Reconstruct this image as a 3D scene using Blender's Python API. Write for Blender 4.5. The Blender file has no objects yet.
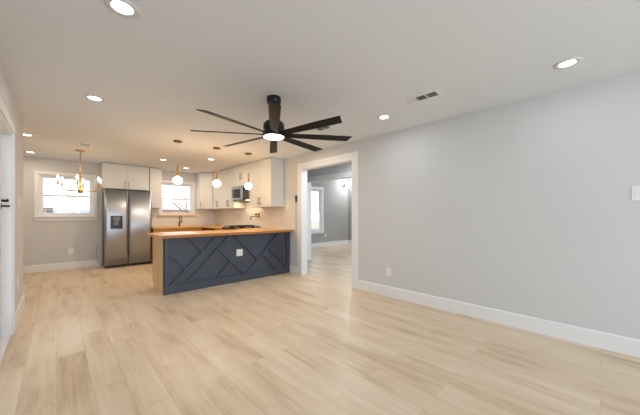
import bpy, bmesh, math, random
from mathutils import Vector, Matrix
random.seed(7)
C = bpy.context.scene
PI = math.pi
# ------------------------------------------------------------------ camera
CAMH = 1.2096
F_PX = 271.55
YAW = 0.7697
cam_d = bpy.data.cameras.new('camera')
cam = bpy.data.objects.new('camera', cam_d)
C.collection.objects.link(cam)
cam.location = (0, 0, CAMH)
cam.rotation_euler = (PI/2, 0, -YAW)
cam_d.sensor_fit = 'HORIZONTAL'
cam_d.sensor_width = 36.0
cam_d.lens = 36.0*F_PX/640.0
cam_d.shift_y = (215.33-207.5)/640.0
cam_d.clip_start = 0.02
C.camera = cam
# ------------------------------------------------------------------ world, daylight, exposure
world = bpy.data.worlds.new('overcast_sky')
C.world = world
world.use_nodes = True
bg = world.node_tree.nodes['Background']
bg.inputs['Color'].default_value = (0.93, 0.97, 1.0, 1)
bg.inputs['Strength'].default_value = 2.1
C.view_settings.view_transform = 'Standard'
C.view_settings.look = 'None'
C.view_settings.gamma = 1.0
C.view_settings.use_curve_mapping = False
C.view_settings.exposure = 0.20
COOL = (0.74, 0.88, 1.0)
NEUTRAL = (0.88, 0.94, 1.0)
WARM = (1.0, 0.73, 0.46)
KITCH = (1.0, 0.82, 0.62)
P_LIVING, P_KITCHEN, P_NOOK = 2.4, 7.5, 5.0


def area(name, loc, rot, sx, sy, power, color):
    l = bpy.data.lights.new(name, 'AREA')
    l.shape = 'RECTANGLE'
    l.size, l.size_y = sx, sy
    l.energy, l.color = power, color
    o = bpy.data.objects.new(name, l)
    C.collection.objects.link(o)
    o.location, o.rotation_euler = loc, rot
    return o


# added fill light at an assumed, unseen window behind the camera (wall_front)
area('front_fill_light', (0.95, -3.86, 1.40), (PI/2, 0, 0), 2.2, 1.9, 98, COOL)
# second added light, at a hidden window made up for the room beyond
area('side_room_fill_light', (7.0, 1.86, 1.6), (PI/2, 0, 0), 1.6, 1.4, 60, COOL)

# ------------------------------------------------------------------ materials


def s2l(r, g, b):
    def f(c):
        c /= 255.0
        return c/12.92 if c <= 0.04045 else ((c+0.055)/1.055)**2.4
    return (f(r), f(g), f(b), 1)


def mat(name, col, rough=0.5, metal=0.0, bump=0.0, bscale=60.0, var=0.0, vscale=4.0, spec=None, coat=0.0, stretch=None):
    m = bpy.data.materials.new(name)
    m.use_nodes = True
    nt = m.node_tree
    b = nt.nodes['Principled BSDF']
    b.inputs['Base Color'].default_value = col
    b.inputs['Roughness'].default_value = rough
    b.inputs['Metallic'].default_value = metal
    if spec is not None:
        b.inputs['Specular IOR Level'].default_value = spec
    b.inputs['Coat Weight'].default_value = coat
    tc = nt.nodes.new('ShaderNodeTexCoord')
    src = tc.outputs['Object']
    if stretch:
        mp = nt.nodes.new('ShaderNodeMapping')
        mp.inputs['Scale'].default_value = stretch
        nt.links.new(src, mp.inputs['Vector'])
        src = mp.outputs['Vector']
    if bump > 0:
        n = nt.nodes.new('ShaderNodeTexNoise')
        n.inputs['Scale'].default_value = bscale
        n.inputs['Detail'].default_value = 3
        bm = nt.nodes.new('ShaderNodeBump')
        bm.inputs['Strength'].default_value = bump
        bm.inputs['Distance'].default_value = 0.01
        nt.links.new(src, n.inputs['Vector'])
        nt.links.new(n.outputs['Fac'], bm.inputs['Height'])
        nt.links.new(bm.outputs['Normal'], b.inputs['Normal'])
    if var > 0:
        n = nt.nodes.new('ShaderNodeTexNoise')
        n.inputs['Scale'].default_value = vscale
        n.inputs['Detail'].default_value = 4
        r = nt.nodes.new('ShaderNodeValToRGB')
        r.color_ramp.elements[0].position = 0.3
        r.color_ramp.elements[1].position = 0.7
        r.color_ramp.elements[0].color = tuple(c*(1-var) for c in col[:3])+(1,)
        r.color_ramp.elements[1].color = tuple(min(1, c*(1+var)) for c in col[:3])+(1,)
        nt.links.new(src, n.inputs['Vector'])
        nt.links.new(n.outputs['Fac'], r.inputs['Fac'])
        nt.links.new(r.outputs['Color'], b.inputs['Base Color'])
    return m


def emit(name, col, strength):
    m = bpy.data.materials.new(name)
    m.use_nodes = True
    b = m.node_tree.nodes['Principled BSDF']
    b.inputs['Base Color'].default_value = (0.9, 0.9, 0.9, 1)
    b.inputs['Emission Color'].default_value = tuple(col)+(1,)
    b.inputs['Emission Strength'].default_value = strength
    return m


def planks(name, c_dark, c_mid, c_light, width, length, along, rough=0.4, gap=0.0012, grain=(1.0, 18.0), gap_col=None, coat=0.0):
    """boards running along axis `along` ('X','Y','Z'); per-board tone, stretched grain, dark joints"""
    m = bpy.data.materials.new(name)
    m.use_nodes = True
    nt = m.node_tree
    L = nt.links
    N = nt.nodes.new
    b = nt.nodes['Principled BSDF']
    tc = N('ShaderNodeTexCoord')
    sp = N('ShaderNodeSeparateXYZ')
    L.new(tc.outputs['Object'], sp.inputs[0])
    cb = N('ShaderNodeCombineXYZ')
    a, o = {'Y': ('Y', 'X'), 'X': ('X', 'Y'), 'Z': ('Z', 'X')}[along]
    L.new(sp.outputs[a], cb.inputs['X'])
    L.new(sp.outputs[o], cb.inputs['Y'])
    br = N('ShaderNodeTexBrick')
    br.offset = 0.37
    br.offset_frequency = 2
    br.inputs['Color1'].default_value = (0, 0, 0, 1)
    br.inputs['Color2'].default_value = (1, 1, 1, 1)
    br.inputs['Mortar'].default_value = (0.5, 0.5, 0.5, 1)
    br.inputs['Scale'].default_value = 1.0
    br.inputs['Mortar Size'].default_value = gap
    br.inputs['Mortar Smooth'].default_value = 0.1
    br.inputs['Brick Width'].default_value = length
    br.inputs['Row Height'].default_value = width
    L.new(cb.outputs[0], br.inputs['Vector'])
    # offset the grain per board
    add = N('ShaderNodeVectorMath')
    add.operation = 'MULTIPLY_ADD'
    L.new(br.outputs['Color'], add.inputs[0])
    add.inputs[1].default_value = (7.3, 3.1, 5.7)
    L.new(cb.outputs[0], add.inputs[2])
    mp = N('ShaderNodeMapping')
    mp.inputs['Scale'].default_value = (grain[0], grain[1], 1)
    L.new(add.outputs[0], mp.inputs['Vector'])
    n1 = N('ShaderNodeTexNoise')
    n1.inputs['Scale'].default_value = 1.0
    n1.inputs['Detail'].default_value = 7
    n1.inputs['Roughness'].default_value = 0.74
    n1.inputs['Distortion'].default_value = 0.4
    L.new(mp.outputs[0], n1.inputs['Vector'])
    mp2 = N('ShaderNodeMapping')
    mp2.inputs['Scale'].default_value = (grain[0]*1.2, grain[1]*0.28, 1)
    L.new(add.outputs[0], mp2.inputs['Vector'])
    n2 = N('ShaderNodeTexNoise')
    n2.inputs['Scale'].default_value = 1.3
    n2.inputs['Detail'].default_value = 2
    L.new(mp2.outputs[0], n2.inputs['Vector'])
    m1 = N('ShaderNodeMath')
    m1.operation = 'MULTIPLY_ADD'
    L.new(br.outputs['Color'], m1.inputs[0])
    m1.inputs[1].default_value = 0.11
    L.new(n1.outputs['Fac'], m1.inputs[2])
    m2 = N('ShaderNodeMath')
    m2.operation = 'MULTIPLY_ADD'
    L.new(n2.outputs['Fac'], m2.inputs[0])
    m2.inputs[1].default_value = 0.8
    L.new(m1.outputs[0], m2.inputs[2])
    r = N('ShaderNodeValToRGB')
    r.color_ramp.elements[0].position = 0.62
    r.color_ramp.elements[0].color = c_dark
    r.color_ramp.elements[1].position = 1.28
    r.color_ramp.elements[1].color = c_light
    sc = N('ShaderNodeMath')
    sc.operation = 'MULTIPLY'
    sc.inputs[1].default_value = 0.7
    L.new(m2.outputs[0], sc.inputs[0])
    r.color_ramp.elements[0].position = 0.41
    r.color_ramp.elements[1].position = 0.92
    e = r.color_ramp.elements.new(0.63)
    e.color = c_mid
    L.new(sc.outputs[0], r.inputs['Fac'])
    mx = N('ShaderNodeMix')
    mx.data_type = 'RGBA'
    L.new(br.outputs['Fac'], mx.inputs[0])
    L.new(r.outputs['Color'], mx.inputs[6])
    mx.inputs[7].default_value = gap_col or tuple(c*0.55 for c in c_dark[:3])+(1,)
    L.new(mx.outputs[2], b.inputs['Base Color'])
    b.inputs['Roughness'].default_value = rough
    b.inputs['Coat Weight'].default_value = coat
    bp = N('ShaderNodeBump')
    bp.inputs['Strength'].default_value = 0.12
    bp.inputs['Distance'].default_value = 0.004
    L.new(n1.outputs['Fac'], bp.inputs['Height'])
    L.new(bp.outputs['Normal'], b.inputs['Normal'])
    return m


def tiles(name, col, grout, bw, bh, plane):
    m = bpy.data.materials.new(name)
    m.use_nodes = True
    nt = m.node_tree
    b = nt.nodes['Principled BSDF']
    tc = nt.nodes.new('ShaderNodeTexCoord')
    sp = nt.nodes.new('ShaderNodeSeparateXYZ')
    nt.links.new(tc.outputs['Object'], sp.inputs[0])
    cb = nt.nodes.new('ShaderNodeCombineXYZ')
    nt.links.new(sp.outputs[plane], cb.inputs['X'])
    nt.links.new(sp.outputs['Z'], cb.inputs['Y'])
    br = nt.nodes.new('ShaderNodeTexBrick')
    br.inputs['Color1'].default_value = col
    br.inputs['Color2'].default_value = tuple(c*0.94 for c in col[:3])+(1,)
    br.inputs['Mortar'].default_value = grout
    br.inputs['Scale'].default_value = 1
    br.inputs['Mortar Size'].default_value = 0.002
    br.inputs['Brick Width'].default_value = bw
    br.inputs['Row Height'].default_value = bh
    nt.links.new(cb.outputs[0], br.inputs['Vector'])
    nt.links.new(br.outputs['Color'], b.inputs['Base Color'])
    b.inputs['Roughness'].default_value = 0.25
    return m


def glass_mat(name):
    m = bpy.data.materials.new(name)
    m.use_nodes = True
    nt = m.node_tree
    nt.nodes.remove(nt.nodes['Principled BSDF'])
    tr = nt.nodes.new('ShaderNodeBsdfTransparent')
    tr.inputs['Color'].default_value = (0.97, 0.985, 0.98, 1)
    gl = nt.nodes.new('ShaderNodeBsdfGlossy')
    gl.inputs['Roughness'].default_value = 0.02
    mx = nt.nodes.new('ShaderNodeMixShader')
    mx.inputs['Fac'].default_value = 0.05
    nt.links.new(tr.outputs[0], mx.inputs[1])
    nt.links.new(gl.outputs[0], mx.inputs[2])
    nt.links.new(mx.outputs[0], nt.nodes['Material Output'].inputs['Surface'])
    return m


M = {}
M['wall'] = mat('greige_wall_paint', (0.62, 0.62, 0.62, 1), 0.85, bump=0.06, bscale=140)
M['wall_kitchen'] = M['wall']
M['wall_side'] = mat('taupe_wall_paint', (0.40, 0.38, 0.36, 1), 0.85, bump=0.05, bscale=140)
M['ceiling'] = mat('white_ceiling_paint', (0.78, 0.805, 0.84, 1), 0.9, bump=0.10, bscale=90)
M['ring'] = mat('white_light_ring', (0.70, 0.70, 0.71, 1), 0.6)
M['trim'] = mat('white_trim_paint', (0.80, 0.80, 0.80, 1), 0.45)
M['white_cab'] = mat('white_cabinet_lacquer', (0.69, 0.69, 0.68, 1), 0.42, spec=0.4)
M['plastic'] = mat('white_plastic', (0.82, 0.82, 0.81, 1), 0.35)
M['vinyl'] = mat('white_window_vinyl', (0.80, 0.81, 0.83, 1), 0.35)
M['navy'] = mat('slate_blue_paint', s2l(66, 72, 85), 0.42, var=0.04, vscale=3)
M['steel'] = mat('brushed_stainless', (0.43, 0.465, 0.52, 1), 0.42, 1.0, bump=0.03, bscale=4, stretch=(60, 60, 0.6))
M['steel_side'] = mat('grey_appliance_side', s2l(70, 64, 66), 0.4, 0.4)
M['dark_plastic'] = mat('black_plastic', (0.014, 0.013, 0.015, 1), 0.3)
M['grey_plastic'] = mat('grey_plastic', (0.16, 0.16, 0.17, 1), 0.35)
M['dark_glass'] = mat('black_glass', (0.012, 0.012, 0.014, 1), 0.06)
M['black_metal'] = mat('black_metal', (0.010, 0.010, 0.012, 1), 0.40, 0.0, spec=0.3)
M['blade'] = mat('dark_fan_blade', (0.006, 0.005, 0.005, 1), 0.45, 0.0, spec=0.18, bump=0.05, bscale=20, stretch=(2, 30, 2))
M['handle_strip'] = mat('shaded_grip_strip', s2l(120, 114, 122), 0.4, 0.6)
M['brass'] = mat('brushed_brass', s2l(214, 168, 104), 0.34, 1.0)
M['bronze'] = mat('bronze_metal', s2l(132, 96, 66), 0.34, 1.0)
M['handle'] = mat('satin_nickel', s2l(168, 156, 138), 0.42, 0.55)
M['cord'] = mat('clear_cord', s2l(225, 205, 185), 0.4)
M['paper'] = mat('white_paper', (0.86, 0.86, 0.90, 1), 0.6)
M['rubber'] = mat('grey_cable', s2l(150, 146, 142), 0.5)
M['candle'] = mat('candle_sleeve', s2l(205, 180, 170), 0.5)
M['floor'] = planks('oak_vinyl_planks', s2l(178, 148, 114), s2l(216, 193, 164), s2l(232, 215, 192), 0.182, 1.22, 'Y', 0.36, gap=0.0008, grain=(0.85, 12.0), gap_col=s2l(180, 152, 122))
M['butcher'] = planks('butcher_block', s2l(196, 132, 68), s2l(222, 166, 98), s2l(236, 190, 128), 0.045, 0.7, 'X', 0.32, gap=0.0005, grain=(2.0, 22.0), gap_col=s2l(170, 110, 56))
M['butcher_y'] = planks('butcher_block_cross', s2l(196, 132, 68), s2l(222, 166, 98), s2l(236, 190, 128), 0.045, 0.7, 'Y', 0.32, gap=0.0005, grain=(2.0, 22.0), gap_col=s2l(170, 110, 56))
M['maple'] = mat('maple_panel', s2l(214, 178, 134), 0.4, var=0.10, vscale=2.0, stretch=(14, 14, 1.2))
M['honey'] = mat('honey_wood_front', s2l(190, 142, 70), 0.4, var=0.12, vscale=2.0, stretch=(1.5, 14, 14))
M['tile_y'] = tiles('cream_backsplash_tile', (0.80, 0.77, 0.72, 1), (0.72, 0.68, 0.62, 1), 0.30, 0.10, 'Y')
M['tile_x'] = tiles('cream_backsplash_tile_back', (0.80, 0.77, 0.72, 1), (0.72, 0.68, 0.62, 1), 0.30, 0.10, 'X')
M['glass'] = glass_mat('clear_window_glass')
M['lens_cool'] = emit('neutral_lit_lens', (1.0, 0.98, 0.95), 7.0)
M['lens_warm'] = emit('warm_lit_lens', (1.0, 0.90, 0.76), 7.0)
M['globe'] = emit('lit_opal_glass', (1.0, 0.69, 0.38), 30)
M['bulb'] = emit('lit_candle_bulb', (1.0, 0.74, 0.45), 70.0)
M['fan_lens'] = emit('lit_fan_lens', (0.96, 0.98, 1.0), 6.0)
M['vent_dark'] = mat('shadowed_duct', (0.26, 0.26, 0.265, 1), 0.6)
M['vent_grey'] = mat('grey_louvre', (0.46, 0.46, 0.48, 1), 0.5)
M['brick'] = tiles('pale_red_brick', s2l(206, 150, 138), s2l(214, 190, 182), 0.22, 0.075, 'X')
M['roof'] = mat('pale_grey_shingles', s2l(206, 188, 182), 0.9, var=0.12, vscale=6)
M['lawn'] = mat('winter_lawn', s2l(176, 172, 156), 0.95, var=0.2, vscale=1.5)
M['concrete'] = mat('pale_concrete', s2l(196, 194, 188), 0.9, var=0.06, vscale=2)
M['bark'] = mat('grey_bark', s2l(128, 120, 116), 0.9, var=0.2, vscale=12)
M['house_glass'] = mat('grey_house_glass', s2l(120, 132, 142), 0.15)
M['white_siding'] = mat('white_siding', (0.8, 0.8, 0.8, 1), 0.7)

# ------------------------------------------------------------------ mesh helpers


class MB:
    def __init__(self):
        self.bm = bmesh.new()

    def box(self, x0, x1, y0, y1, z0, z1, bev=0.0):
        r = bmesh.ops.create_cube(self.bm, size=1.0)
        vs = r['verts']
        for v in vs:
            v.co = Vector(((x0+x1)/2+v.co.x*(x1-x0), (y0+y1)/2+v.co.y*(y1-y0), (z0+z1)/2+v.co.z*(z1-z0)))
        if bev > 0:
            es = list({e for v in vs for e in v.link_edges})
            bmesh.ops.bevel(self.bm, geom=es, offset=bev, segments=2, profile=0.5, affect='EDGES')
        return self

    def prism(self, pts, axis, a0, a1):
        """polygon pts (u,v) extruded along axis from a0 to a1; axis X: (y,z), Y: (x,z), Z: (x,y)"""
        def P(u, v, a):
            return {'X': (a, u, v), 'Y': (u, a, v), 'Z': (u, v, a)}[axis]
        b = [self.bm.verts.new(P(u, v, a0)) for u, v in pts]
        t = [self.bm.verts.new(P(u, v, a1)) for u, v in pts]
        n = len(pts)
        fs = [self.bm.faces.new(b), self.bm.faces.new(t)]
        for i in range(n):
            fs.append(self.bm.faces.new((b[i], b[(i+1) % n], t[(i+1) % n], t[i])))
        bmesh.ops.recalc_face_normals(self.bm, faces=fs)
        return self

    def lathe(self, prof, cx, cy, seg=32):
        """profile (r, z) turned about the vertical through cx, cy"""
        rings = []
        for r, z in prof:
            if r < 1e-6:
                rings.append([self.bm.verts.new((cx, cy, z))])
            else:
                rings.append([self.bm.verts.new((cx+r*math.cos(2*PI*k/seg), cy+r*math.sin(2*PI*k/seg), z)) for k in range(seg)])
        fs = []
        for A, B in zip(rings, rings[1:]):
            for k in range(seg):
                k2 = (k+1) % seg
                if len(A) == 1 and len(B) == 1:
                    break
                if len(A) == 1:
                    fs.append(self.bm.faces.new((A[0], B[k], B[k2])))
                elif len(B) == 1:
                    fs.append(self.bm.faces.new((A[k], A[k2], B[0])))
                else:
                    fs.append(self.bm.faces.new((A[k], A[k2], B[k2], B[k])))
        bmesh.ops.recalc_face_normals(self.bm, faces=fs)
        for f in fs:
            f.smooth = True
        return self

    def tube(self, pts, rad, seg=10):
        pts = [Vector(p) for p in pts]
        rads = rad if isinstance(rad, (list, tuple)) else [rad]*len(pts)
        rings = []
        up = None
        for i, p in enumerate(pts):
            d = (pts[min(i+1, len(pts)-1)]-pts[max(i-1, 0)]).normalized()
            if up is None:
                up = Vector((0, 0, 1)) if abs(d.z) < 0.9 else Vector((1, 0, 0))
            s = d.cross(up).normalized()
            u = s.cross(d).normalized()
            up = u
            rings.append([self.bm.verts.new(p+(s*math.cos(2*PI*k/seg)+u*math.sin(2*PI*k/seg))*rads[i]) for k in range(seg)])
        fs = []
        for A, B in zip(rings, rings[1:]):
            for k in range(seg):
                fs.append(self.bm.faces.new((A[k], A[(k+1) % seg], B[(k+1) % seg], B[k])))
        for f in fs:
            f.smooth = True
        fs.append(self.bm.faces.new(list(reversed(rings[0]))))
        fs.append(self.bm.faces.new(rings[-1]))
        bmesh.ops.recalc_face_normals(self.bm, faces=fs)
        return self

    def disc(self, c, r, h, axis, seg=24):
        """short cylinder centred at c, length h along axis"""
        ax = {'X': Vector((1, 0, 0)), 'Y': Vector((0, 1, 0)), 'Z': Vector((0, 0, 1))}[axis]
        c = Vector(c)
        return self.tube([c-ax*h/2, c+ax*h/2], r, seg)


ORG = {}


def obj(name, mb, m, parent=None):
    o_ = ORG.get(parent.name, Vector((0, 0, 0))) if parent is not None else Vector((0, 0, 0))
    me = bpy.data.meshes.new(name)
    if o_.length > 0:
        bmesh.ops.translate(mb.bm, verts=mb.bm.verts, vec=-o_)
    mb.bm.to_mesh(me)
    mb.bm.free()
    me.materials.append(m)
    ob = bpy.data.objects.new(name, me)
    C.collection.objects.link(ob)
    if parent is not None:
        ob.parent = parent
        ORG[ob.name] = o_
    return ob


def tag(o, label, cat, group=None):
    o['label'] = label
    o['category'] = cat
    if group:
        o['group'] = group
    return o


def thing(name, label, cat, loc, group=None):
    o = bpy.data.objects.new(name, None)
    o.empty_display_size = 0.1
    C.collection.objects.link(o)
    o.location = loc
    ORG[o.name] = Vector(loc)
    return tag(o, label, cat, group)


def struct(name, mb, m, parent=None):
    o = obj(name, mb, m, parent)
    if parent is None:
        o['kind'] = 'structure'
    return o


def dup(root, loc, label, group=None):
    r = root.copy()
    C.collection.objects.link(r)
    r.location = loc
    r['label'] = label
    if group:
        r['group'] = group
    for ch in list(root.children):
        c = ch.copy()
        C.collection.objects.link(c)
        c.parent = r
        for g in ch.children:
            d = g.copy()
            C.collection.objects.link(d)
            d.parent = c
    return r


def cells(mb, plane, p0, p1, a0, a1, z0, z1, holes):
    """wall slab between p0..p1 across `plane`, running a0..a1, with rectangular holes (a,a,z,z)"""
    As = sorted({a0, a1, *[h for H in holes for h in H[:2]]})
    Zs = sorted({z0, z1, *[h for H in holes for h in H[2:]]})
    for i in range(len(As)-1):
        for j in range(len(Zs)-1):
            ca, cz = (As[i]+As[i+1])/2, (Zs[j]+Zs[j+1])/2
            if any(H[0] < ca < H[1] and H[2] < cz < H[3] for H in holes):
                continue
            if plane == 'X':
                mb.box(p0, p1, As[i], As[i+1], Zs[j], Zs[j+1])
            else:
                mb.box(As[i], As[i+1], p0, p1, Zs[j], Zs[j+1])
    bmesh.ops.remove_doubles(mb.bm, verts=mb.bm.verts, dist=1e-5)
    return mb


# ------------------------------------------------------------------ the setting
W, XL, YB, H = 3.5625, -0.3256, 8.348, 2.44
YF, XN, YN = -3.7, -1.7, 5.42          # wall behind the camera, nook side, outer corner of the left wall
D0, D1, DZ = 2.885, 4.207, 2.145        # cased opening in the right wall
HX0, HX1 = 4.85, 4.97                   # hall partition
RX, RY0, RY1, RH = 9.0, 1.7, 7.55, 2.92  # room beyond
WIN1 = (-0.28, 0.625, 1.19, 2.10)
WIN2 = (2.02, 2.89, 1.215, 2.125)
WIN3 = (6.42, 7.41, 0.62, 2.20)

struct('floor', MB().box(XL-0.14, RX+0.15, YF-0.15, YB+0.15, -0.12, 0).box(XN-0.15, XL-0.14, YN-0.14, YB+0.15, -0.12, 0), M['floor'])
struct('ceiling', cells(MB(), 'Y', 0, 1, XN-0.15, HX1, 0, 1, []), M['ceiling'])
ce = bpy.data.objects['ceiling']
bm_ = MB().box(XN-0.15, HX1, YF-0.15, YB+0.15, H, H+0.12)
bm_.bm.to_mesh(ce.data)
bm_.bm.free()
struct('ceiling_side_room', MB().box(HX1, RX+0.15, RY0-0.15, RY1+0.15, RH, RH+0.12), M['ceiling'])
struct('wall_right', cells(MB(), 'X', W, W+0.12, YF, YB, 0, H, [(D0, D1, 0, DZ)]), M['wall'])
struct('wall_left', cells(MB(), 'X', XL-0.14, XL, YF, YN, 0, H, [(3.22, 4.16, 0.0, 2.04)]), M['wall'])
struct('wall_left_return', MB().box(XN, XL-0.14, YN-0.14, YN, 0, H), M['wall'])
struct('wall_nook', MB().box(XN-0.15, XN, YN-0.14, YB, 0, H), M['wall'])
struct('wall_back', cells(MB(), 'Y', YB, YB+0.15, XN-0.15, W+0.12, 0, H, [WIN1, WIN2]), M['wall'])
struct('wall_front', cells(MB(), 'Y', YF-0.12, YF, XL-0.14, W+0.12, 0, H, [(-0.15, 2.05, 0.45, 2.35)]), M['wall'])
# hall and the room beyond
struct('wall_hall', cells(MB(), 'X', HX0, HX1, RY0, RY1, 0, RH, [(2.0, 5.50, 0, 2.11)]), M['wall'])
struct('wall_hall_end', MB().box(W+0.12, HX0, RY1-1.2, RY1-1.08, 0, H), M['wall'])
struct('wall_hall_front', MB().box(W+0.12, HX0, RY0, RY0+0.12, 0, H), M['wall'])
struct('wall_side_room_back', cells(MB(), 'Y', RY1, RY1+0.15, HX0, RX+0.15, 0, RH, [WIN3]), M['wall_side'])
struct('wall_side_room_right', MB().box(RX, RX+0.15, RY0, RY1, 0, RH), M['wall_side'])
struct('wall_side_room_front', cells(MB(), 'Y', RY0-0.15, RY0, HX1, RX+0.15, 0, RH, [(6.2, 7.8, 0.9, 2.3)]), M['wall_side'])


def base_prof(x, s, z=0.15, t=0.016):
    """baseboard section with a small top chamfer; s is the direction into the room"""
    return [(x, 0), (x+s*t, 0), (x+s*t, z-0.010), (x+s*(t-0.008), z), (x, z)]


def base_along_y(name, x, s, y0, y1):
    mb = MB()
    pts = base_prof(x, s)
    b = [mb.bm.verts.new((u, y0, v)) for u, v in pts]
    t = [mb.bm.verts.new((u, y1, v)) for u, v in pts]
    fs = [mb.bm.faces.new(b), mb.bm.faces.new(t)]
    for i in range(5):
        fs.append(mb.bm.faces.new((b[i], b[(i+1) % 5], t[(i+1) % 5], t[i])))
    bmesh.ops.recalc_face_normals(mb.bm, faces=fs)
    return struct(name, mb, M['trim'])


def base_along_x(name, y, s, x0, x1):
    mb = MB().prism(base_prof(y, s), 'X', x0, x1)
    return struct(name, mb, M['trim'])


base_along_y('baseboard_right', W, -1, YF, D0-0.12)
base_along_y('baseboard_right_kitchen', W, -1, D1+0.125, 4.60)
base_along_y('baseboard_left', XL, 1, 4.26, YN)
base_along_y('baseboard_left_front', XL, 1, YF, 3.12)
base_along_x('baseboard_back', YB, -1, XN, 0.77)
base_along_x('baseboard_left_return', YN, 1, XN, XL)
base_along_x('baseboard_side_room_back', RY1, -1, HX1, RX)
base_along_y('baseboard_side_room_right', RX, -1, RY0, RY1)
base_along_y('baseboard_hall', HX0, -1, 5.62, RY1-1.2)


def casing_x(name, xf, s, y0, y1, ztop, w, t=0.018, head=None, jamb=None, m=None):
    """casing on a wall face at x = xf around the opening y0..y1 (no casing at the floor); jamb lines x range"""
    mb = MB()
    x0, x1 = sorted((xf, xf+s*t))
    hd = head or w
    mb.box(x0, x1, y0-w, y0, 0, ztop+hd, 0.002)
    mb.box(x0, x1, y1, y1+w, 0, ztop+hd, 0.002)
    mb.box(x0, x1, y0, y1, ztop, ztop+hd, 0.002)
    if jamb:
        j0, j1 = jamb
        mb.box(j0, j1, y0-0.001, y0+0.012, 0, ztop)
        mb.box(j0, j1, y1-0.012, y1+0.001, 0, ztop)
        mb.box(j0, j1, y0, y1, ztop-0.012, ztop+0.001)
    return struct(name, mb, m or M['trim'])


casing_x('trim_1', W, -1, D0, D1, DZ, 0.118, jamb=(W-0.018, W+0.138))
casing_x('trim_2', W+0.12, 1, D0, D1, DZ, 0.118)
casing_x('trim_3', HX0, -1, 2.0, 5.50, 2.11, 0.11, jamb=(HX0-0.018, HX1+0.018))
casing_x('trim_4', XL, 1, 3.22, 4.16, 2.04, 0.085, t=0.014)

# left door: frame, closed slab, threshold, lever
dm = MB()
for (a, b, c, d) in ((3.245, 3.335, 0.016, 2.014), (4.035, 4.125, 0.016, 2.014), (3.335, 4.035, 1.90, 2.014), (3.335, 4.035, 0.016, 0.22)):
    dm.box(XL-0.115, XL-0.072, a, b, c, d, 0.002)
dr = struct('door_1', dm, M['trim'])
obj('pane', MB().box(XL-0.096, XL-0.090, 3.335, 4.035, 0.22, 1.90), M['glass'], dr)
fr = MB()
fr.box(XL-0.14, XL+0.001, 4.13, 4.161, 0, 2.04)
fr.box(XL-0.14, XL+0.001, 3.219, 3.24, 0, 2.04)
fr.box(XL-0.14, XL+0.001, 3.24, 4.13, 2.018, 2.041)
obj('door_frame', fr, M['trim'], dr)
obj('threshold', MB().box(XL-0.14, XL-0.004, 3.24, 4.13, 0.0, 0.014), M['vinyl'], dr)
hn = MB()
hn.disc((XL-0.066, 4.03, 1.30), 0.032, 0.012, 'X')
hn.tube([(XL-0.062, 4.03, 1.30), (XL-0.022, 4.03, 1.30), (XL-0.010, 4.015, 1.30), (XL-0.010, 3.90, 1.296)], 0.0095, 10)
hn.tube([(XL-0.060, 4.03, 1.352), (XL-0.014, 4.03, 1.352)], 0.013, 10)
hn.tube([(XL-0.016, 4.045, 1.352), (XL-0.012, 3.93, 1.362)], 0.006, 8)
obj('door_handle', hn, M['black_metal'], dr)['label'] = 'black lever handle'


def window(name, win, y, sill_mode, casing=None, depth=0.15):
    x0, x1, z0, z1 = win
    mb = MB()
    yf = y+0.045
    f = 0.038
    for (a, b, c, d) in ((x0, x0+f, z0, z1), (x1-f, x1, z0, z1), (x0+f, x1-f, z1-f, z1), (x0+f, x1-f, z0, z0+f)):
        mb.box(a, b, yf, yf+0.07, c, d, 0.003)
    w = struct(name, mb, M['vinyl'])
    zm = (z0+z1)/2-0.0
    up, lo = MB(), MB()
    s = 0.030
    X0, X1 = x0+f, x1-f
    for q, za, zb, yy in ((up, zm-0.02, z1-f, yf+0.036), (lo, z0+f, zm+0.02, yf+0.004)):
        for (a, b, c, d) in ((X0, X0+s, za, zb), (X1-s, X1, za, zb), (X0+s, X1-s, zb-s-0.006, zb), (X0+s, X1-s, za, za+s+0.006)):
            q.box(a, b, yy, yy+0.028, c, d, 0.002)
    su = obj('upper_sash', up, M['vinyl'], w)
    sl = obj('lower_sash', lo, M['vinyl'], w)
    obj('pane', MB().box(X0+s, X1-s, yf+0.048, yf+0.052, zm+0.01, z1-f-s), M['glass'], su)
    obj('pane', MB().box(X0+s, X1-s, yf+0.016, yf+0.020, z0+f+s, zm-0.01), M['glass'], sl)
    obj('sash_lock', MB().box((x0+x1)/2-0.025, (x0+x1)/2+0.025, yf-0.006, yf+0.006, zm+0.018, zm+0.030, 0.002), M['vinyl'], w)
    rv = MB()   # reveal lining
    rv.box(x0-0.002, x0+0.010, y-0.001, yf, z0, z1)
    rv.box(x1-0.010, x1+0.002, y-0.001, yf, z0, z1)
    rv.box(x0, x1, y-0.001, yf, z1-0.010, z1+0.002)
    obj('window_reveal', rv, M['trim'], w)
    if casing:
        c = casing
        cm = MB()
        cm.box(x0-c, x0, y-0.018, y, z0, z1+c, 0.002)
        cm.box(x1, x1+c, y-0.018, y, z0, z1+c, 0.002)
        cm.box(x0, x1, y-0.018, y, z1, z1+c, 0.002)
        obj('window_casing', cm, M['trim'], w)
    if sill_mode == 'white':
        sm = MB()
        sm.box(x0-c-0.02, x1+c+0.02, y-0.055, yf, z0-0.025, z0+0.002, 0.004)
        sm.box(x0-c, x1+c, y-0.02, y, z0-0.105, z0-0.025, 0.003)
        obj('window_sill', sm, M['trim'], w)
    else:
        sm = MB().box(x0-0.07, x1+0.09, y-0.06, yf, z0-0.028, z0+0.002, 0.004)
        obj('window_sill', sm, M['butcher'], w)['label'] = 'honey wood ledge under the kitchen window'
    return w


window('window_1', WIN1, YB, 'white', 0.062)
window('window_2', WIN2, YB, 'wood', 0.05)
window('window_3', WIN3, RY1, 'white', 0.095)

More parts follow.
